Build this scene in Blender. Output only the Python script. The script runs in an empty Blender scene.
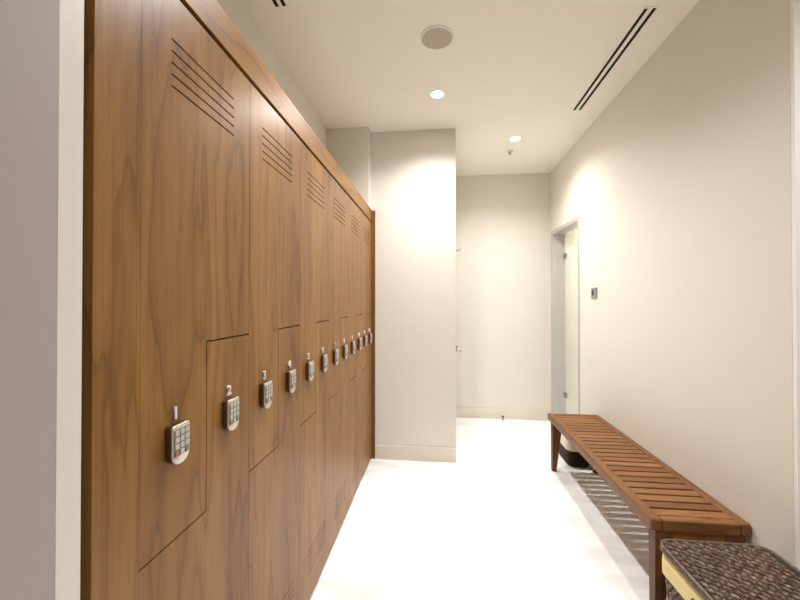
import bpy, math, random
from mathutils import Vector
random.seed(7)
S = bpy.context.scene
C = S.collection
PI = math.pi

# ------------------------------------------------------------------ materials
def new_mat(name):
    m = bpy.data.materials.new(name); m.use_nodes = True
    nt = m.node_tree; b = nt.nodes['Principled BSDF']
    return m, nt, b
def N(nt, kind, **kw):
    n = nt.nodes.new(kind)
    for k, v in kw.items():
        if k in n.inputs: n.inputs[k].default_value = v
        else: setattr(n, k, v)
    return n
def plain(name, col, rough=.5, metal=0, bump=0, bscale=200, vary=0.0, vscale=6):
    m, nt, b = new_mat(name)
    b.inputs['Roughness'].default_value = rough
    b.inputs['Metallic'].default_value = metal
    L = nt.links
    tc = N(nt, 'ShaderNodeTexCoord')
    nz = N(nt, 'ShaderNodeTexNoise', Scale=vscale, Detail=4)
    L.new(tc.outputs['Object'], nz.inputs['Vector'])
    mx = N(nt, 'ShaderNodeMix', data_type='RGBA')
    mx.inputs[6].default_value = (*[c*(1-vary) for c in col], 1)
    mx.inputs[7].default_value = (*[min(1, c*(1+vary)) for c in col], 1)
    L.new(nz.outputs['Fac'], mx.inputs[0]); L.new(mx.outputs[2], b.inputs['Base Color'])
    if bump:
        n2 = N(nt, 'ShaderNodeTexNoise', Scale=bscale, Detail=3)
        L.new(tc.outputs['Object'], n2.inputs['Vector'])
        bp = N(nt, 'ShaderNodeBump', Strength=bump, Distance=.002)
        L.new(n2.outputs['Fac'], bp.inputs['Height']); L.new(bp.outputs['Normal'], b.inputs['Normal'])
    return m
def wood(name, dark, mid, light, line, axis='Z', rough=.38, ring=1.0, fine=1.0, spec=.3, matched=False, vary=0.0):
    """veneer: growth-ring lines stretched along `axis`, with fine pores"""
    m, nt, b = new_mat(name); L = nt.links
    tc = N(nt, 'ShaderNodeTexCoord'); oi = N(nt, 'ShaderNodeObjectInfo')
    add = N(nt, 'ShaderNodeVectorMath', operation='MULTIPLY_ADD')
    comb = N(nt, 'ShaderNodeCombineXYZ')
    mul = N(nt, 'ShaderNodeMath', operation='MULTIPLY'); mul.inputs[1].default_value = 0.0 if matched else 37.0
    L.new(oi.outputs['Random'], mul.inputs[0])
    for k in range(3): L.new(mul.outputs[0], comb.inputs[k])
    L.new(tc.outputs['Object'], add.inputs[0]); add.inputs[1].default_value = (1, 1, 1); L.new(comb.outputs[0], add.inputs[2])
    def stretched(long, cross):
        mp = N(nt, 'ShaderNodeMapping')
        mp.inputs['Scale'].default_value = tuple(long if a == axis else cross for a in 'XYZ')
        L.new(add.outputs[0], mp.inputs['Vector']); return mp.outputs[0]
    big = N(nt, 'ShaderNodeTexNoise', Scale=1.0, Detail=3.5, Roughness=.5); L.new(stretched(.62, 4.6), big.inputs['Vector'])
    m1 = N(nt, 'ShaderNodeMath', operation='MULTIPLY'); m1.inputs[1].default_value = 15*ring; L.new(big.outputs['Fac'], m1.inputs[0])
    fr = N(nt, 'ShaderNodeMath', operation='FRACT'); L.new(m1.outputs[0], fr.inputs[0])
    ramp = N(nt, 'ShaderNodeValToRGB'); e = ramp.color_ramp.elements
    e[0].position = 0; e[0].color = (*mid, 1); e[1].position = 1; e[1].color = (*mid, 1)
    for pos, col in ((.3, light), (.72, mid), (.90, dark), (.955, line)):
        x = e.new(pos); x.color = (*col, 1)
    L.new(fr.outputs[0], ramp.inputs[0])
    # soft broad tone
    tone = N(nt, 'ShaderNodeTexNoise', Scale=1.0, Detail=2); L.new(stretched(.35, 7), tone.inputs['Vector'])
    tr = N(nt, 'ShaderNodeValToRGB'); t = tr.color_ramp.elements
    t[0].position = .32; t[0].color = (*dark, 1); t[1].position = .68; t[1].color = (*light, 1)
    L.new(tone.outputs['Fac'], tr.inputs[0])
    mx = N(nt, 'ShaderNodeMix', data_type='RGBA'); mx.inputs[0].default_value = .55
    L.new(ramp.outputs[0], mx.inputs[6]); L.new(tr.outputs[0], mx.inputs[7])
    fib = N(nt, 'ShaderNodeTexNoise', Scale=1.0, Detail=4, Roughness=.6); L.new(stretched(4, 190*fine), fib.inputs['Vector'])
    fr2 = N(nt, 'ShaderNodeValToRGB'); f = fr2.color_ramp.elements
    f[0].position = .33; f[0].color = (.66, .62, .58, 1); f[1].position = .55; f[1].color = (1, 1, 1, 1)
    L.new(fib.outputs['Fac'], fr2.inputs[0])
    m2 = N(nt, 'ShaderNodeMix', data_type='RGBA', blend_type='MULTIPLY'); m2.inputs[0].default_value = .55
    L.new(mx.outputs[2], m2.inputs[6]); L.new(fr2.outputs[0], m2.inputs[7])
    hs = N(nt, 'ShaderNodeHueSaturation'); mr = N(nt, 'ShaderNodeMapRange')
    mr.inputs[3].default_value = 1-vary; mr.inputs[4].default_value = 1+vary
    L.new(oi.outputs['Random'], mr.inputs[0]); L.new(mr.outputs[0], hs.inputs['Value'])
    L.new(m2.outputs[2], hs.inputs['Color']); L.new(hs.outputs[0], b.inputs['Base Color'])
    b.inputs['Roughness'].default_value = rough
    b.inputs['Specular IOR Level'].default_value = spec
    bp = N(nt, 'ShaderNodeBump', Strength=.08, Distance=.001)
    L.new(fib.outputs['Fac'], bp.inputs['Height']); L.new(bp.outputs['Normal'], b.inputs['Normal'])
    return m
def floor_mat():
    m, nt, b = new_mat('white_stone_tile'); L = nt.links
    tc = N(nt, 'ShaderNodeTexCoord')
    n1 = N(nt, 'ShaderNodeTexNoise', Scale=1.0, Detail=7, Roughness=.62, Distortion=.8)
    mp = N(nt, 'ShaderNodeMapping'); mp.inputs['Scale'].default_value = (1.6, 5.0, 1)
    L.new(tc.outputs['Object'], mp.inputs['Vector']); L.new(mp.outputs[0], n1.inputs['Vector'])
    r = N(nt, 'ShaderNodeValToRGB'); e = r.color_ramp.elements
    e[0].position = .30; e[0].color = (.72, .71, .69, 1); e[1].position = .56; e[1].color = (.90, .895, .885, 1)
    L.new(n1.outputs['Fac'], r.inputs[0])
    br = N(nt, 'ShaderNodeTexBrick', offset=.5, Scale=1.0)
    br.inputs['Color1'].default_value = (1, 1, 1, 1); br.inputs['Color2'].default_value = (.955, .955, .955, 1)
    br.inputs['Mortar'].default_value = (.90, .895, .885, 1)
    br.inputs['Mortar Size'].default_value = .0016; br.inputs['Brick Width'].default_value = .60; br.inputs['Row Height'].default_value = .30
    L.new(tc.outputs['Object'], br.inputs['Vector'])
    mx = N(nt, 'ShaderNodeMix', data_type='RGBA', blend_type='MULTIPLY'); mx.inputs[0].default_value = 1
    L.new(r.outputs[0], mx.inputs[6]); L.new(br.outputs['Color'], mx.inputs[7]); L.new(mx.outputs[2], b.inputs['Base Color'])
    b.inputs['Roughness'].default_value = .55; b.inputs['Specular IOR Level'].default_value = .25
    return m
def weave_mat(name, cols, scale=40):
    m, nt, b = new_mat(name); L = nt.links
    tc = N(nt, 'ShaderNodeTexCoord')
    n = N(nt, 'ShaderNodeTexNoise', Scale=scale, Detail=5, Roughness=.7); L.new(tc.outputs['Object'], n.inputs['Vector'])
    r = N(nt, 'ShaderNodeValToRGB'); e = r.color_ramp.elements
    e[0].position = .34; e[0].color = (*cols[0], 1); e[1].position = .68; e[1].color = (*cols[2], 1)
    x = e.new(.5); x.color = (*cols[1], 1)
    L.new(n.outputs['Fac'], r.inputs[0]); L.new(r.outputs[0], b.inputs['Base Color'])
    b.inputs['Roughness'].default_value = .5
    return m
def emit(name, col, s):
    m, nt, b = new_mat(name)
    b.inputs['Base Color'].default_value = (0.8, 0.8, 0.8, 1)
    b.inputs['Emission Color'].default_value = (*col, 1); b.inputs['Emission Strength'].default_value = s
    return m
def glass_mat():
    m, nt, b = new_mat('frosted_glass')
    b.inputs['Base Color'].default_value = (.86, .86, .80, 1)
    b.inputs['Roughness'].default_value = .35
    b.inputs['Transmission Weight'].default_value = .55
    b.inputs['IOR'].default_value = 1.45
    return m

M = {}
M['wall'] = plain('beige_wall_paint', (.70, .667, .60), .55, bump=.05, bscale=350, vary=.012)
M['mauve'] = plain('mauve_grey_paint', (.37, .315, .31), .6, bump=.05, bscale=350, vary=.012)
M['ceiling'] = plain('cream_ceiling_paint', (.88, .85, .775), .7, bump=.03, vary=.01)
M['white'] = plain('white_trim_paint', (.84, .82, .79), .4, vary=.01)
M['frame'] = plain('grey_door_frame_paint', (.50, .485, .445), .4, vary=.01)
M['offwhite'] = plain('offwhite_trim_paint', (.69, .65, .60), .45, vary=.01)
M['base'] = plain('beige_skirting_stone', (.66, .61, .53), .3, vary=.03, vscale=9)
M['floor'] = floor_mat()
M['veneer'] = wood('cherry_veneer', (.150, .060, .012), (.225, .100, .023), (.300, .147, .035), (.060, .021, .004), 'Z', .36, ring=.62, matched=True)
M['veneer_h'] = wood('cherry_veneer_lengthwise', (.150, .060, .012), (.225, .100, .023), (.300, .147, .035), (.060, .021, .004), 'Y', .42, ring=.6, matched=True)
M['dark_wood'] = wood('dark_edge_veneer', (.12, .055, .022), (.16, .075, .03), (.2, .10, .04), (.08, .035, .015), 'Z', .5)
M['inside'] = plain('dark_locker_inside', (.035, .02, .012), .8)
M['teak_y'] = wood('teak_lengthwise', (.125, .047, .014), (.18, .073, .022), (.225, .098, .032), (.07, .025, .008), 'Y', .42, fine=1.2)
M['teak_x'] = wood('teak_crosswise', (.13, .048, .014), (.20, .082, .026), (.27, .122, .043), (.07, .025, .008), 'X', .42, fine=1.2, vary=.2)
M['teak_z'] = wood('teak_upright', (.085, .032, .010), (.12, .048, .016), (.15, .064, .022), (.05, .02, .007), 'Z', .45, fine=1.2)
M['chrome'] = plain('satin_chrome', (.80, .76, .72), .4, .6)
M['steel'] = plain('brushed_steel', (.40, .385, .36), .32, 1.0)
M['housing'] = plain('silver_keypad_housing', (.66, .61, .55), .32, .85)
M['housing_shade'] = plain('shaded_keypad_housing', (.20, .15, .12), .35, .9)  # silver housing in a darker tone, painting in shade along the keypad sides
M['key'] = plain('pale_grey_key', (.50, .48, .44), .35, .25)
M['key_red'] = plain('red_key', (.36, .13, .07), .4)
M['key_green'] = plain('green_key', (.15, .25, .11), .4)
M['keybed'] = plain('dark_key_bed', (.26, .24, .21), .4, .3)
M['speaker'] = plain('taupe_speaker_grille', (.52, .46, .37), .8, bump=.6, bscale=900)
M['slot'] = plain('black_slot', (.012, .006, .004), .9)
M['black'] = plain('black_plastic', (.03, .025, .025), .35)
M['glass'] = glass_mat()
M['lamp'] = emit('lamp_glow', (1, .96, .88), 60)
M['cuff'] = plain('cream_canvas', (.80, .68, .33), .85, bump=.4, bscale=700, vary=.06, vscale=30)
M['cuff_pale'] = plain('pale_canvas', (.74, .66, .55), .85, bump=.4, bscale=700, vary=.05)
M['strand'] = weave_mat('brown_woven_strand', ((.04, .022, .014), (.17, .105, .07), (.46, .33, .23)), 75)
M['strand_dark'] = weave_mat('dark_woven_strand', ((.012, .007, .005), (.032, .018, .012), (.07, .04, .026)), 60)
M['basket_core'] = plain('basket_core', (.022, .012, .008), .9)
M['rim'] = weave_mat('basket_rim', ((.05, .03, .018), (.11, .07, .045), (.2, .14, .1)), 90)
M['thread'] = plain('brown_thread', (.16, .08, .03), .8)

# ------------------------------------------------------------------ mesh helpers
class MB:
    def __init__(s): s.v = []; s.f = []; s.mi = []; s.cur = 0
    def add(s, vs, fs):
        o = len(s.v); s.v += [tuple(v) for v in vs]; s.f += [tuple(i+o for i in f) for f in fs]; s.mi += [s.cur]*len(fs); return s
    def box(s, x0, x1, y0, y1, z0, z1):
        v = [(x, y, z) for z in (z0, z1) for y in (y0, y1) for x in (x0, x1)]
        return s.add(v, [(0, 2, 3, 1), (4, 5, 7, 6), (0, 1, 5, 4), (2, 6, 7, 3), (0, 4, 6, 2), (1, 3, 7, 5)])
    def loft(s, rings, cap=True):
        n = len(rings[0]); v = [p for r in rings for p in r]; f = []
        for k in range(len(rings)-1):
            for i in range(n):
                j = (i+1) % n; f.append((k*n+i, k*n+j, (k+1)*n+j, (k+1)*n+i))
        if cap: f += [tuple(range(n))[::-1], tuple((len(rings)-1)*n+i for i in range(n))]
        return s.add(v, f)
    def lathe(s, prof, c=(0, 0, 0), axis='Z', n=32, cap=True):
        rings = []
        for r, h in prof:
            ring = []
            for i in range(n):
                a = 2*PI*i/n; x, y = r*math.cos(a), r*math.sin(a)
                p = {'Z': (x, y, h), 'X': (h, x, y), 'Y': (y, h, x)}[axis]
                ring.append((p[0]+c[0], p[1]+c[1], p[2]+c[2]))
            rings.append(ring)
        return s.loft(rings, cap)
    def tube(s, pts, r, n=8, closed=False, cap=True):
        P = [Vector(p) for p in pts]; rings = []; m = len(P)
        prev = None
        for i in range(m):
            if closed: t = P[(i+1) % m]-P[i-1]
            else: t = P[min(i+1, m-1)]-P[max(i-1, 0)]
            t.normalize()
            ref = prev if prev is not None else (Vector((0, 0, 1)) if abs(t.z) < .9 else Vector((1, 0, 0)))
            u = t.cross(ref)
            if u.length < 1e-4: u = t.cross(Vector((0, 1, .01)))
            u.normalize(); w = u.cross(t).normalized(); prev = w
            rr = r[i] if isinstance(r, (list, tuple)) else r
            rings.append([P[i]+u*(rr*math.cos(2*PI*k/n))+w*(rr*math.sin(2*PI*k/n)) for k in range(n)])
        if closed: rings.append(rings[0]); cap = False
        return s.loft(rings, cap)
    def cells(s, ys, zs, inside, x0, x1):
        """plate in the Y-Z plane from grid cells (allows L outlines and cut slots)"""
        ys = sorted(set(round(y, 5) for y in ys)); zs = sorted(set(round(z, 5) for z in zs))
        ny, nz = len(ys)-1, len(zs)-1; idx = {}; v = []; f = []
        ins = lambda i, j: 0 <= i < ny and 0 <= j < nz and inside((ys[i]+ys[i+1])/2, (zs[j]+zs[j+1])/2)
        def vid(i, j, k):
            key = (i, j, k)
            if key not in idx: idx[key] = len(v); v.append(((x0, x1)[k], ys[i], zs[j]))
            return idx[key]
        for i in range(ny):
            for j in range(nz):
                if not ins(i, j): continue
                f.append((vid(i, j, 1), vid(i+1, j, 1), vid(i+1, j+1, 1), vid(i, j+1, 1)))
                f.append((vid(i, j, 0), vid(i, j+1, 0), vid(i+1, j+1, 0), vid(i+1, j, 0)))
                if not ins(i-1, j): f.append((vid(i, j, 0), vid(i, j, 1), vid(i, j+1, 1), vid(i, j+1, 0)))
                if not ins(i+1, j): f.append((vid(i+1, j, 0), vid(i+1, j+1, 0), vid(i+1, j+1, 1), vid(i+1, j, 1)))
                if not ins(i, j-1): f.append((vid(i, j, 0), vid(i+1, j, 0), vid(i+1, j, 1), vid(i, j, 1)))
                if not ins(i, j+1): f.append((vid(i, j+1, 0), vid(i, j+1, 1), vid(i+1, j+1, 1), vid(i+1, j+1, 0)))
        return s.add(v, f)
    def build(s, name, mat, parent=None, loc=(0, 0, 0), bevel=0, smooth=False, seg=2):
        me = bpy.data.meshes.new(name); me.from_pydata(s.v, [], s.f)
        for m_ in (mat if isinstance(mat, (list, tuple)) else [mat]): me.materials.append(m_)
        for p, i in zip(me.polygons, s.mi): p.material_index = i
        me.validate(); me.update()
        import bmesh
        bm = bmesh.new(); bm.from_mesh(me); bmesh.ops.recalc_face_normals(bm, faces=bm.faces); bm.to_mesh(me); bm.free()
        if smooth:
            for p in me.polygons: p.use_smooth = True
            me.set_sharp_from_angle(angle=math.radians(40))
        o = bpy.data.objects.new(name, me); C.objects.link(o); o.location = loc
        if parent: o.parent = parent
        if bevel:
            b = o.modifiers.new('bevel', 'BEVEL'); b.width = bevel; b.segments = seg; b.limit_method = 'ANGLE'; b.angle_limit = math.radians(40)
        return o
def tag(o, label, cat, group=None):
    o['label'] = label; o['category'] = cat
    if group: o['group'] = group
    return o
def thing(name, label, cat, loc=(0, 0, 0), group=None):
    o = bpy.data.objects.new(name, None); C.objects.link(o); o.location = loc; o.empty_display_size = .05
    return tag(o, label, cat, group)
def struct(o, cat=None):
    o['kind'] = 'structure'; return o

# ------------------------------------------------------------------ dimensions (metres)
CZ = 2.912           # ceiling height
WR = 1.306          # right wall face
WL = -.98            # left wall face behind the lockers
PY = 3.245           # face of the wall that closes the locker bay
PX = .149            # its free corner
FY = 4.4915          # far wall
LX = -.5934          # face of the locker doors
NY = 1.511           # near end of right wall

# ------------------------------------------------------------------ room shell
struct(MB().box(-2.6, 2.6, -1.6, 4.75, -.06, 0).build('floor', M['floor']))
struct(MB().box(-2.6, 2.6, -1.6, 4.75, CZ, CZ+.08).build('ceiling', M['ceiling']))
struct(MB().box(WL-.1, WL, .56, PY+.05, 0, CZ).build('wall_left', M['wall']))
struct(MB().box(WL, -.603, 3.135, PY, 2.225, CZ).build('wall_upper_left', M['wall']))
struct(MB().box(WL-.1, PX, PY, FY, 0, CZ).build('wall_back_left', M['wall']))
struct(MB().box(WL-.1, WR+.9, FY, FY+.1, 0, CZ).build('wall_back', M['wall']))
# right wall with door opening
D0, D1, DZ = 3.605, 4.41, 2.18
wr = MB()
T = .16
wr.cells([NY, D0, D1, FY], [0, DZ, CZ], lambda y, z: not (D0 < y < D1 and z < DZ), WR, WR+T)
struct(wr.build('wall_right', M['wall']))
# room behind the frosted glass
struct(MB().box(WR+T, WR+.95, FY-1.3, FY-1.22, 0, CZ).build('wall_shower_near', M['wall']))
struct(MB().box(WR+.95, WR+1.03, FY-1.3, FY, 0, CZ).build('wall_shower_side', M['wall']))
# near zone: mauve wall on the left, wall end on the right
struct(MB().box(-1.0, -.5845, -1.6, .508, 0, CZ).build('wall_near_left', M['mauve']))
struct(MB().box(-1.06, -.5845, .5085, .548, 0, CZ).build('trim_1', M['offwhite']))
struct(MB().box(WR+.0005, WR+.75, NY-.016, NY-.0005, 0, CZ).build('trim_2', M['white']))
struct(MB().box(2.0, 2.1, -1.6, NY-.02, 0, CZ).build('wall_near_right', M['wall']))
# skirting
def skirting(name, pts):
    (x0, x1, y0, y1) = pts
    struct(MB().box(x0, x1, y0, y1, 0, .121).build(name, M['base'], bevel=.003))
skirting('baseboard_back_left', (-.5625, PX, PY-.018, PY-.0005))
skirting('baseboard_back', (PX+.001, WR-.001, FY-.018, FY-.0005))
skirting('baseboard_right', (WR-.011, WR-.0005, 3.205, D0-.05))
# doors
d1 = struct(MB().box(PX+.0005, PX+.004, 3.56, 4.40, .005, 2.12).build('door_1', M['white']))
g = MB(); gx = WR+.135
g.box(gx, gx+.010, D0+.022, D1-.022, .012, DZ-.03)
d2 = struct(g.build('door_2', M['glass'], bevel=.001))
fr = MB()
fr.cells([D0, D0+.018, D1-.018, D1], [0, DZ-.018, DZ], lambda y, z: y < D0+.018 or y > D1-.018 or z > DZ-.018, WR-.002, WR+T+.002)
struct(fr.build('trim_3', M['frame'], bevel=.001))
cs = MB()
cs.cells([D0-.024, D0-.002, D1+.002, D1+.024], [0, DZ+.002, DZ+.024], lambda y, z: y < D0 or y > D1 or z > DZ, WR-.007, WR-.0005)
struct(cs.build('trim_4', M['frame'], bevel=.002))
for z in (1.91, .33):
    h = MB()
    h.box(gx-.014, gx-.0005, D1-.088, D1-.020, z-.028, z+.028)
    h.box(gx-.018, gx+.004, D1-.0225, D1-.0185, z-.028, z+.028)
    h.build('hinge', M['steel'], d2, bevel=.002)
h = MB()
for z in (.95, 1.15): h.lathe([(.007, gx-.042), (.007, gx-.0003)], (0, D0+.09, z), 'X', 12)
h.tube([(gx-.042, D0+.09, .90), (gx-.042, D0+.09, 1.2)], .009, 12)
h.build('pull_handle', M['steel'], d2, smooth=True)

# ------------------------------------------------------------------ lockers
Y0, W = .6765, .4255
ZB, ZM, ZS, ZT = .022, .8615, 1.2955, 2.0945     # door bottom, foot of the upper leg, shoulder of the lower door, door top
DT = .019
sur = thing('locker_surround', 'long cherry veneer casing framing the whole bank of numbered lockers', 'locker surround', (LX, Y0, 0))
def sp(mb, name, mat, **k):
    o = mb.build(name, mat, None, **k); o.parent = sur; o.location = -Vector(sur.location); return o
YE = PY-.0155
sp(MB().box(WL+.002, LX-DT-.0006, .575, .592, 0, 2.205), 'end_panel', M['dark_wood'])['label'] = 'dark end panel'
sp(MB().box(LX-DT, LX, .5755, Y0+.0006, ZB, ZT), 'filler_panel', M['veneer'], bevel=.0008)
sp(MB().box(WL+.002, LX+.030, YE, PY-.002, 0, 2.205), 'end_panel', M['dark_wood'])['label'] = 'dark end panel'
sp(MB().box(LX-DT, LX, .5755, PY-.0025, 2.1085, 2.209), 'fascia', M['veneer_h'], bevel=.001)
sp(MB().box(WL+.002, LX-DT-.0005, .593, YE-.001, 2.178, 2.196), 'top_panel', M['veneer_h'])
sp(MB().box(WL+.002, LX-.035, .593, YE-.001, 0, .018), 'plinth', M['dark_wood'])['label'] = 'dark plinth'

KEYX = .0195
def rounded_keypad(w, h):
    """outline: square shoulders, rounded chin (Y, Z around the centre)"""
    pts = []; r = .006
    for a in range(0, 91, 30): pts.append((w/2-r+r*math.cos(math.radians(a)), h/2-r+r*math.sin(math.radians(a))))
    for a in range(90, 181, 30): pts.append((-w/2+r+r*math.cos(math.radians(a)), h/2-r+r*math.sin(math.radians(a))))
    ch = .024
    for i in range(0, 13):
        a = PI+PI*i/12
        pts.append((w/2*math.cos(a), -h/2+ch+ch*math.sin(a)))
    return pts
order = ['nearest the camera', 'second from the camera', 'third from the camera', 'fourth from the camera', 'second from the pillar wall', 'next to the pillar wall']
G = .0008
src_pad = None
def make_pad(parent, py, pz, detail):
    pw, ph = .0555, .089
    out = rounded_keypad(pw, ph)
    mb = MB()
    rings = []
    for x, s in ((0.0002, .96), (.0012, .985), (KEYX-.0045, .985)):
        rings.append([(x, y*s, z*s) for y, z in out])
    mb.loft(rings)
    kp = mb.build('keypad_lock', M['housing_shade'], None, smooth=True)
    fm = MB(); rings = []
    for x, s in ((KEYX-.0044, .985), (KEYX-.004, 1.0), (KEYX-.0015, 1.0), (KEYX-.0004, .98), (KEYX, .95)):
        rings.append([(x, y*s, z*s) for y, z in out])
    fm.loft(rings); fm.build('face_plate', M['housing'], kp, smooth=True)['label'] = 'silver keypad face'
    kp.parent = parent; kp.location = Vector((LX, py, pz))-Vector(parent.location)
    bed = MB().box(KEYX-.001, KEYX+.0006, -.0246, .0246, -.0245, .0352).build('key_bed', M['keybed'], kp)
    bed['label'] = 'dark keypad plate'
    kw, kh = .0128, .0112
    many = MB()
    for r in range(4):
        for c in range(3):
            y = (c-1)*.0160; z = .0272-r*.0147
            mat = M['key_red'] if (r, c) == (3, 0) else M['key_green'] if (r, c) == (3, 2) else M['key']
            if detail:
                k = MB().box(KEYX+.0004, KEYX+.0032, y-kw/2, y+kw/2, z-kh/2, z+kh/2).build('key_button', mat, kp, bevel=.0012)
                if mat is not M['key']: k['label'] = 'red key' if c == 0 else 'green key'
            else:
                many.cur = 1 if (r, c) == (3, 0) else 2 if (r, c) == (3, 2) else 0
                many.box(KEYX+.0004, KEYX+.0032, y-kw/2, y+kw/2, z-kh/2, z+kh/2)
    if not detail: many.build('key_buttons', [M['key'], M['key_red'], M['key_green']], kp)
    return kp
def digits(parent, txt, py, pz):
    cu = bpy.data.curves.new('locker_number', 'FONT'); cu.body = txt; cu.size = .038; cu.align_x = 'CENTER'; cu.align_y = 'CENTER'
    cu.extrude = .0022; cu.offset = .0006; cu.bevel_depth = .0004
    t = bpy.data.objects.new('tmp', cu); C.objects.link(t)
    dg = bpy.context.evaluated_depsgraph_get(); me = bpy.data.meshes.new_from_object(t.evaluated_get(dg))
    bpy.data.objects.remove(t); bpy.data.curves.remove(cu)
    me.name = 'locker_number'; me.materials.clear(); me.materials.append(M['chrome'])
    # text X -> world Y, text Y -> world Z, text Z -> world X
    for v in me.vertices:
        x, y, z = v.co; v.co = (z+.0028, x*1.15, y)
    o = bpy.data.objects.new('locker_number', me); C.objects.link(o); o.parent = parent
    o.location = Vector((LX, py, pz))-Vector(parent.location)
    return o
for i in range(12):
    k, low = divmod(i, 2)
    ya = Y0+k*W; yb = ya+W; ym = (ya+yb)/2; yc = ym + (.02 if low else -.003)
    num = str(i+1)
    if not low:
        lab = f'wooden locker numbered {num}, upper row, {order[k]}'
    else:
        lab = f'wooden locker numbered {num}, lower row, {order[k]}'
    lk = thing('locker', lab, 'locker', (LX, ym, ZB if low else ZM), 'numbered lockers in the wooden bank')
    zv = [.145+j*.0265 for j in range(5)] if low else [1.882+j*.0262 for j in range(5)]
    vy0, vy1, sh = yc-.126, yc+.126, .0023
    def shape(g):
        gm, gz = max(g, .0015), max(g, .0021)       # tighter joints between pairs, wider ones inside a pair
        if low:
            return lambda y, z: (ya+g < y < yb-g and ZB+gz < z < ZM-gz) or (ym+gm < y < yb-g and ZM-gz <= z < ZS-gz)
        return lambda y, z: (ya+g < y < yb-g and ZS+gz < z < ZT-gz) or (ya+g < y < ym-gm and ZM+gz < z <= ZS+gz)
    def grid(g):
        gm, gz = max(g, .0015), max(g, .0021)
        return [ya+g, yb-g, ym-gm, ym+gm], ([ZB+gz, ZM-gz, ZS-gz] if low else [ZM+gz, ZS+gz, ZT-gz])
    f = shape(G); ys, zs = grid(G)
    slot = lambda y, z: vy0 < y < vy1 and any(abs(z-q) < sh for q in zv)
    mb = MB(); mb.cells(ys+[vy0, vy1], zs+[q+s for q in zv for s in (-sh, sh)], lambda y, z: f(y, z) and not slot(y, z), LX-DT, LX)
    d = mb.build('door', M['veneer']); d.parent = lk; d.location = -Vector(lk.location)
    f2 = shape(.002); y2, z2 = grid(.002)
    cb = MB(); cb.cells(y2, z2, f2, WL+.003, LX-DT-.006)
    c = cb.build('carcass', M['inside']); c.parent = lk; c.location = -Vector(lk.location); c['label'] = 'dark locker carcass'
    # hinge rail joins door to carcass
    r = MB().box(LX-DT-.0065, LX-DT+.0002, ya+.004 if not low else yb-.03, ya+.03 if not low else yb-.004, (ZS if not low else ZB)+.03, (ZT if not low else ZM)-.04).build('hinge_rail', M['inside'])
    r.parent = lk; r.location = -Vector(lk.location)
    py = (ya+ym)/2-.006 if not low else (ym+yb)/2-.006
    make_pad(lk, py-.005, 1.0805, i < 6)
    digits(lk, num, py-.004, 1.146)

# ------------------------------------------------------------------ bench
BX0, BX1, BY0, BY1, BZ = .905, 1.303, 1.690, 3.195, .463
bench = thing('slatted_bench', 'long low teak slatted bench standing along the right wall', 'bench', ((BX0+BX1)/2, (BY0+BY1)/2, 0))
def bp_(mb, name, mat, **k):
    o = mb.build(name, mat, None, **k); o.parent = bench; o.location = -Vector(bench.location); return o
RW = .050
for x0, x1 in ((BX0, BX0+RW), (BX1-RW+.008, BX1)):
    bp_(MB().box(x0, x1, BY0+.001, BY1-.001, BZ-.052, BZ), 'side_rail', M['teak_y'], bevel=.008, seg=3)
for y0, y1 in ((BY0, BY0+.040), (BY1-.040, BY1)):
    bp_(MB().box(BX0+RW+.0005, BX1-RW+.0075, y0, y1, BZ-.052, BZ-.002), 'end_rail', M['teak_x'], bevel=.006, seg=3)
    ya_ = y0+.012
    bp_(MB().box(BX0+.08, BX1-.075, ya_, ya_+.022, BZ-.125, BZ-.0525), 'apron', M['teak_x'], bevel=.002)
ns = 23; a0 = BY0+.040; a1 = BY1-.040; pitch = (a1-a0)/ns; gap = .0125
for i in range(ns):
    y0 = a0+pitch*i+gap/2; y1 = a0+pitch*(i+1)-gap/2
    bp_(MB().box(BX0+RW-.001, BX1-RW+.009, y0, y1, BZ-.0285, BZ-.004), 'slat', M['teak_x'], bevel=.003)
bp_(MB().box((BX0+BX1)/2-.015, (BX0+BX1)/2+.015, BY0+.041, BY1-.041, BZ-.051, BZ-.0287), 'centre_rail', M['teak_y'], bevel=.002)
for sx in (0, 1):
    for sy in (0, 1):
        xo = BX0+.022 if sx == 0 else BX1-.018; dx = 1 if sx == 0 else -1
        y0, y1 = (BY0+.006, BY0+.064) if sy == 0 else (BY1-.064, BY1-.006)
        rings = []
        for z, wd in ((0, .033), (.12, .046), (.30, .068), (BZ-.0525, .078)):
            xi = xo+dx*wd; ins = .008*(1-z/BZ)
            xa, xb = min(xo, xi), max(xo, xi)
            rings.append([(xa, y0+ins, z), (xb, y0+ins, z), (xb, y1-ins, z), (xa, y1-ins, z)])
        bp_(MB().loft(rings), 'leg', M['teak_z'], bevel=.003)

# ------------------------------------------------------------------ baskets
def rrect(x0, x1, y0, y1, r, n=8):
    pts = []
    for cx, cy, a0 in ((x1-r, y1-r, 0), (x0+r, y1-r, 90), (x0+r, y0+r, 180), (x1-r, y0+r, 270)):
        for k in range(n+1):
            a = math.radians(a0+90*k/n); pts.append((cx+r*math.cos(a), cy+r*math.sin(a)))
    return pts
def ellipsoid(mb, c, ax, ay, az, n=6, m=4):
    c = Vector(c); rings = []
    v = [c-ax]; f = []
    for j in range(1, m):
        t = -math.cos(PI*j/m); s = math.sin(PI*j/m)
        for i in range(n):
            a = 2*PI*i/n; v.append(c+ax*t+ay*(s*math.cos(a))+az*(s*math.sin(a)))
    v.append(c+ax); last = len(v)-1
    for i in range(n): f.append((0, 1+(i+1) % n, 1+i))
    for j in range(m-2):
        for i in range(n):
            p = 1+j*n; q = p+n; i2 = (i+1) % n; f.append((p+i, p+i2, q+i2, q+i))
    p = 1+(m-2)*n
    for i in range(n): f.append((p+i, p+(i+1) % n, last))
    mb.add(v, f)
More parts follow.
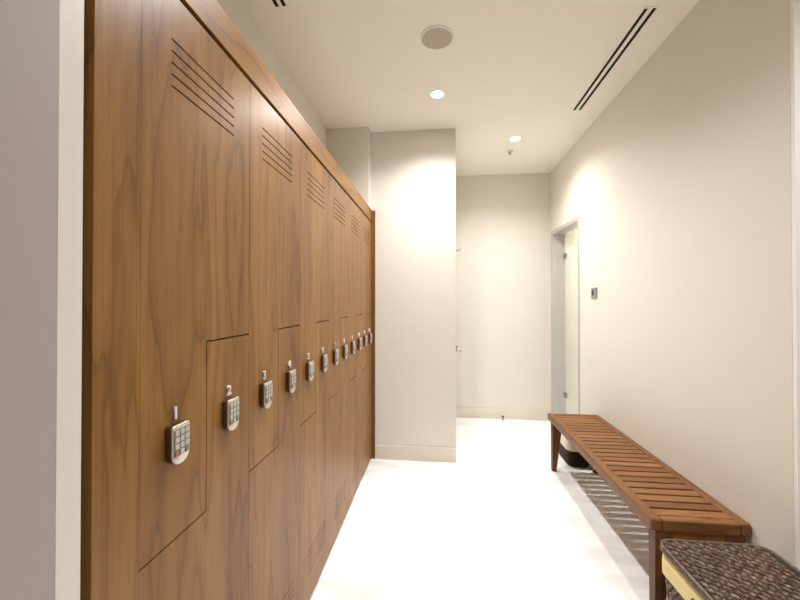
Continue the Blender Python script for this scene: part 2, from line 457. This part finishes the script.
def walk(pts):
    """perimeter samples: position and tangent by arc length"""
    P = [Vector((p[0], p[1], 0)) for p in pts]; n = len(P)
    seg = [(P[(i+1) % n]-P[i]).length for i in range(n)]; tot = sum(seg)
    def at(s):
        s %= tot; i = 0
        while s > seg[i] and i < n-1: s -= seg[i]; i += 1
        d = (P[(i+1) % n]-P[i]).normalized(); return P[i]+d*s, d
    return tot, at
def basket_body(x0, x1, y0, y1, z0, z1, r, taper, strand, parent, step=.030, row=.019):
    mb = MB()
    ring = lambda z, off: [(x, y, z) for x, y in rrect(x0+off, x1-off, y0+off, y1-off, r)]
    tp = lambda z: taper*(1-(z-z0)/(z1-z0))
    mb.loft([ring(z0, taper+.006), ring(z0+.004, taper+.004), ring(z1, .005)])
    mb.cur = 1
    rows = int((z1-z0)/row)
    for k in range(rows):
        z = z0+row*(k+.5); off = tp(z)+.005
        tot, at = walk(rrect(x0+off, x1-off, y0+off, y1-off, r)); n = int(tot/step)
        for j in range(n):
            p, d = at((j+.5*(k % 2))*tot/n); nrm = Vector((d.y, -d.x, 0))
            up = Vector((0, 0, 1)); tilt = .55 if k % 2 == 0 else .55
            ax = (d*math.cos(tilt)+up*math.sin(tilt)*(1 if (k % 2) else 1))
            sd = ax.cross(nrm).normalized()
            for q in (-1, 0, 1):
                ellipsoid(mb, Vector((p.x, p.y, z))+sd*(q*row*.27)+nrm*(.001*(q == 0)), ax*(step*.6), nrm*.0055, sd*(row*.19), 6, 4)
    o = mb.build('woven_body', [M['basket_core'], strand], None, smooth=True); return o
def at_parent(o, par):
    o.parent = par; o.location = -Vector(par.location); return o
# near basket with lid
KX0, KX1, KY0, KY1 = .872, 1.282, 1.225, 1.600
bk = thing('lidded_basket', 'brown woven basket with lid and yellow cloth band, in front of the bench', 'basket', ((KX0+KX1)/2, (KY0+KY1)/2, 0))
at_parent(basket_body(KX0+.008, KX1-.008, KY0+.008, KY1-.008, 0, .336, .05, .02, M['strand'], bk), bk)
def cuff(name, x0, x1, y0, y1, z0, z1, r, mat, par):
    mb = MB(); rings = []
    prof = [(z0, .001), (z0+.004, -.004), ((z0+z1)/2, -.0045), (z1-.006, -.002), (z1, .003), (z1, .012), (z0, .012)]
    for z, off in prof: rings.append([(x, y, z) for x, y in rrect(x0+off, x1-off, y0+off, y1-off, r)])
    rings.append(rings[0])
    o = mb.loft(rings, cap=False).build(name, mat, None, smooth=True); return at_parent(o, par)
cf = cuff('cloth_band', KX0+.008, KX1-.008, KY0+.008, KY1-.008, .325, .411, .05, M['cuff'], bk)
cf['label'] = 'yellow cloth band'
mk = MB()
arc = [(KX0+.0035, 1.372-.016*math.cos(a), .352+.018*math.sin(a)) for a in [PI*t/14*1.35-.25 for t in range(15)]]
mk.tube(arc, .0028, 6)
mk2 = at_parent(mk.build('embroidered_mark', M['thread'], None, smooth=True), bk); 
mk2.parent = cf; mk2.location = (0, 0, 0)
lid = MB()
def ringl(z, off): return [(x, y, z) for x, y in rrect(KX0+off, KX1-off, KY0+off, KY1-off, .055, 10)]
lid.loft([ringl(.4115, .012), ringl(.4115, .004), ringl(.418, 0), ringl(.430, .001), ringl(.434, .008)])
lid.cur = 1
st, rw = .031, .0215
nx = int((KX1-KX0-.024)/rw); ny = int((KY1-KY0-.024)/st)
for a in range(nx):
    for b_ in range(ny+1):
        x = KX0+.014+rw*(a+.5)+random.uniform(-.001, .001); y = KY0+.012+st*(b_+.5*(a % 2))+random.uniform(-.0015, .0015)
        # stay inside the rounded rectangle
        ix = max(KX0+.055-x, x-(KX1-.055), 0); iy = max(KY0+.055-y, y-(KY1-.055), 0)
        if math.hypot(ix, iy) > .046: continue
        if y > KY1-.010 or y < KY0+.010: continue
        tl = 2.15+random.uniform(-.15, .15)
        ax = Vector((math.cos(tl), math.sin(tl), 0))*(st*.62)
        ax.z = random.uniform(-.001, .001)
        sd = Vector((-math.sin(tl), math.cos(tl), 0))
        for q in (-1, 0, 1):
            ellipsoid(lid, Vector((x, y, .434+.002*(q == 0)+random.uniform(-.0008, .0008)))+sd*(q*.0047), ax*(.80 if q == 0 else .66), sd*.0033, Vector((0, 0, .0052)), 6, 5)
lid.cur = 2
lid.tube([(x, y, .4335) for x, y in rrect(KX0+.004, KX1-.004, KY0+.004, KY1-.004, .053, 10)], .0065, 8, closed=True)
lid.tube([(x, y, .4205) for x, y in rrect(KX0+.002, KX1-.002, KY0+.002, KY1-.002, .054, 10)], .0065, 8, closed=True)
at_parent(lid.build('woven_lid', [M['basket_core'], M['strand'], M['rim']], None, smooth=True), bk)
# far basket under the bench end
FX0, FX1, FY0, FY1 = 1.080, 1.276, 3.225, 3.56
fb = thing('woven_basket', 'dark brown basket with pale cloth top, behind the far end of the bench', 'basket', ((FX0+FX1)/2, (FY0+FY1)/2, 0))
at_parent(basket_body(FX0, FX1, FY0, FY1, 0, .15, .055, .012, M['strand_dark'], fb, .024, .016), fb)
c2 = cuff('cloth_liner', FX0, FX1, FY0, FY1, .135, .275, .055, M['cuff_pale'], fb); c2['label'] = 'pale cloth liner'

# ------------------------------------------------------------------ ceiling fittings
def spot(x, y, power, size=148, blend=1.0, r=.05):
    l = bpy.data.lights.new('downlight_and_fill_spot', 'SPOT'); l.energy = power; l.color = (1, .985, .972)
    l.spot_size = math.radians(size); l.spot_blend = blend; l.shadow_soft_size = r
    o = bpy.data.objects.new('downlight_and_fill_spot', l); C.objects.link(o); o.location = (x, y, CZ-.012); return o
def downlight(x, y, label):
    t = thing('downlight', label, 'ceiling light', (x, y, CZ), 'recessed ceiling downlights')
    MB().lathe([(.042, -.0005), (.056, -.0005), (.056, -.004), (.053, -.006), (.045, -.005), (.042, -.002)], n=40, cap=False).build('trim_ring', M['white'], t, smooth=True)
    MB().lathe([(.0415, -.001), (.0415, -.003)], n=40).build('lamp_face', M['lamp'], t)
    return t
downlight(-.009, 2.689, 'round glowing downlight nearest the round ceiling speaker')
downlight(.712, 3.504, 'round glowing downlight near the sprinkler and the far wall')
spk = thing('ceiling_speaker', 'round taupe speaker grille set in the ceiling', 'speaker', (-.009, 2.113, CZ))
MB().lathe([(.088, -.0005), (.098, -.0005), (.098, -.005), (.094, -.007), (.088, -.006)], n=56, cap=False).build('rim', M['white'], spk, smooth=True)
MB().lathe([(.0875, -.0008), (.0875, -.005), (.06, -.0065), (.001, -.007)], n=56).build('grille', M['speaker'], spk, smooth=True)
spr = thing('sprinkler_head', 'small metal sprinkler head on the ceiling beyond the far downlight', 'sprinkler', (.716, 3.80, CZ))
MB().lathe([(.040, -.0005), (.040, -.003), (.028, -.008), (.012, -.010)], n=28).build('escutcheon', M['offwhite'], spr, smooth=True)
b_ = MB(); b_.lathe([(.009, -.0095), (.009, -.018), (.005, -.020), (.004, -.030)], n=14)
b_.build('body', M['steel'], spr, smooth=True)
MB().lathe([(.004, -.0295), (.016, -.031), (.016, -.033), (.003, -.034)], n=20).build('deflector', M['steel'], spr, smooth=True)
def diffuser(x0, x1, y0, y1, label):
    t = thing('slot_diffuser', label, 'air vent', ((x0+x1)/2, y0, CZ), 'linear slot diffusers')
    w = .0205; L_ = y1-y0; a = x0-(x0+x1)/2; b = -a
    f = MB()
    for u, v in ((a-w/2-.008, a-w/2), (a+w/2, b-w/2), (b+w/2, b+w/2+.008)): f.box(u, v, -.008, L_+.008, -.0042, -.0004)
    for u, v in ((-.008, 0), (L_, L_+.008)):
        f.box(a-w/2, a+w/2, u, v, -.0042, -.0004); f.box(b-w/2, b+w/2, u, v, -.0042, -.0004)
    f.build('frame', M['ceiling'], t)
    for c in (a, b): MB().box(c-w/2, c+w/2, 0, L_, -.0012, -.0004).build('slot', M['slot'], t)['label'] = 'black slot'
diffuser(1.068, 1.110, 2.008, 3.03, 'long twin black slot diffuser in the ceiling near the right wall')
diffuser(-.822, -.783, .80, 1.80, 'short end of a twin black slot diffuser in the ceiling above the lockers')

# ------------------------------------------------------------------ small wall and floor fittings
sw = thing('wall_switch', 'small steel switch plate with dark button on the right wall', 'switch', (WR, 3.25, 1.468))
MB().box(-.008, -.0005, -.056, .054, -.046, .044).build('plate', M['steel'], sw, bevel=.002)
MB().box(-.011, -.0078, .002, .034, -.022, .024).build('button', M['black'], sw, bevel=.001)
hk = MB(); hk.lathe([(.016, .0045), (.016, .012), (.006, .014), (.006, .045)], c=(0, 3.62, 1.893), n=16, axis='X')
hk.v = [(x+PX, y, z) for x, y, z in hk.v]
hk.tube([(PX+.044, 3.62, 1.893), (PX+.058, 3.62, 1.895), (PX+.066, 3.62, 1.911)], .006, 8)
hk.build('coat_hook', M['steel'], d1, smooth=True)['label'] = 'chrome coat hook'
MB().box(PX+.0042, PX+.046, 3.88, 3.92, .865, .935).build('lock_plate', M['steel'], d1, bevel=.003)['label'] = 'steel lock plate'
MB().tube([(PX+.035, 3.9, .897), (PX+.070, 3.9, .897), (PX+.080, 3.904, .893), (PX+.083, 3.93, .885), (PX+.083, 3.97, .863)], .008, 10).build('door_handle', M['chrome'], d1, smooth=True)['label'] = 'chrome lever handle'
ds = thing('door_stop', 'tiny metal door stop on the floor by the far skirting', 'door stop', (.752, 4.435, 0))
MB().lathe([(.016, 0.0002), (.016, .006), (.009, .008), (.009, .034)], n=18).build('post', M['steel'], ds, smooth=True)
MB().lathe([(.0125, .0335), (.0135, .037), (.0135, .044), (.011, .047)], n=18).build('rubber_cap', M['black'], ds, smooth=True)

# ------------------------------------------------------------------ light
for x, y, p in ((-.009, 2.689, 108), (.712, 3.504, 95), (-.009, 1.45, 75), (1.35, .55, 70), (1.85, 3.85, 150)): spot(x, y, p)  # spots before the right trim and behind the glass are added, unseen fill
w = bpy.data.worlds.new('World'); S.world = w; w.use_nodes = True
bg = w.node_tree.nodes['Background']; bg.inputs[0].default_value = (1, .95, .92, 1); bg.inputs[1].default_value = .18

# ------------------------------------------------------------------ camera
cam = bpy.data.cameras.new('camera'); co = bpy.data.objects.new('camera', cam); C.objects.link(co)
co.location = (0, 0, 1.4); co.rotation_euler = (PI/2+.0078, 0, .1047)
cam.sensor_width = 36; cam.lens = 367.66*36/800; cam.shift_y = -1.9957/800; cam.clip_start = .02
S.camera = co
vs = S.view_settings; vs.view_transform = 'Standard'; vs.look = 'None'; vs.gamma = 1; vs.use_curve_mapping = False; vs.exposure = .74
S.cycles.max_bounces = 12; S.cycles.diffuse_bounces = 8
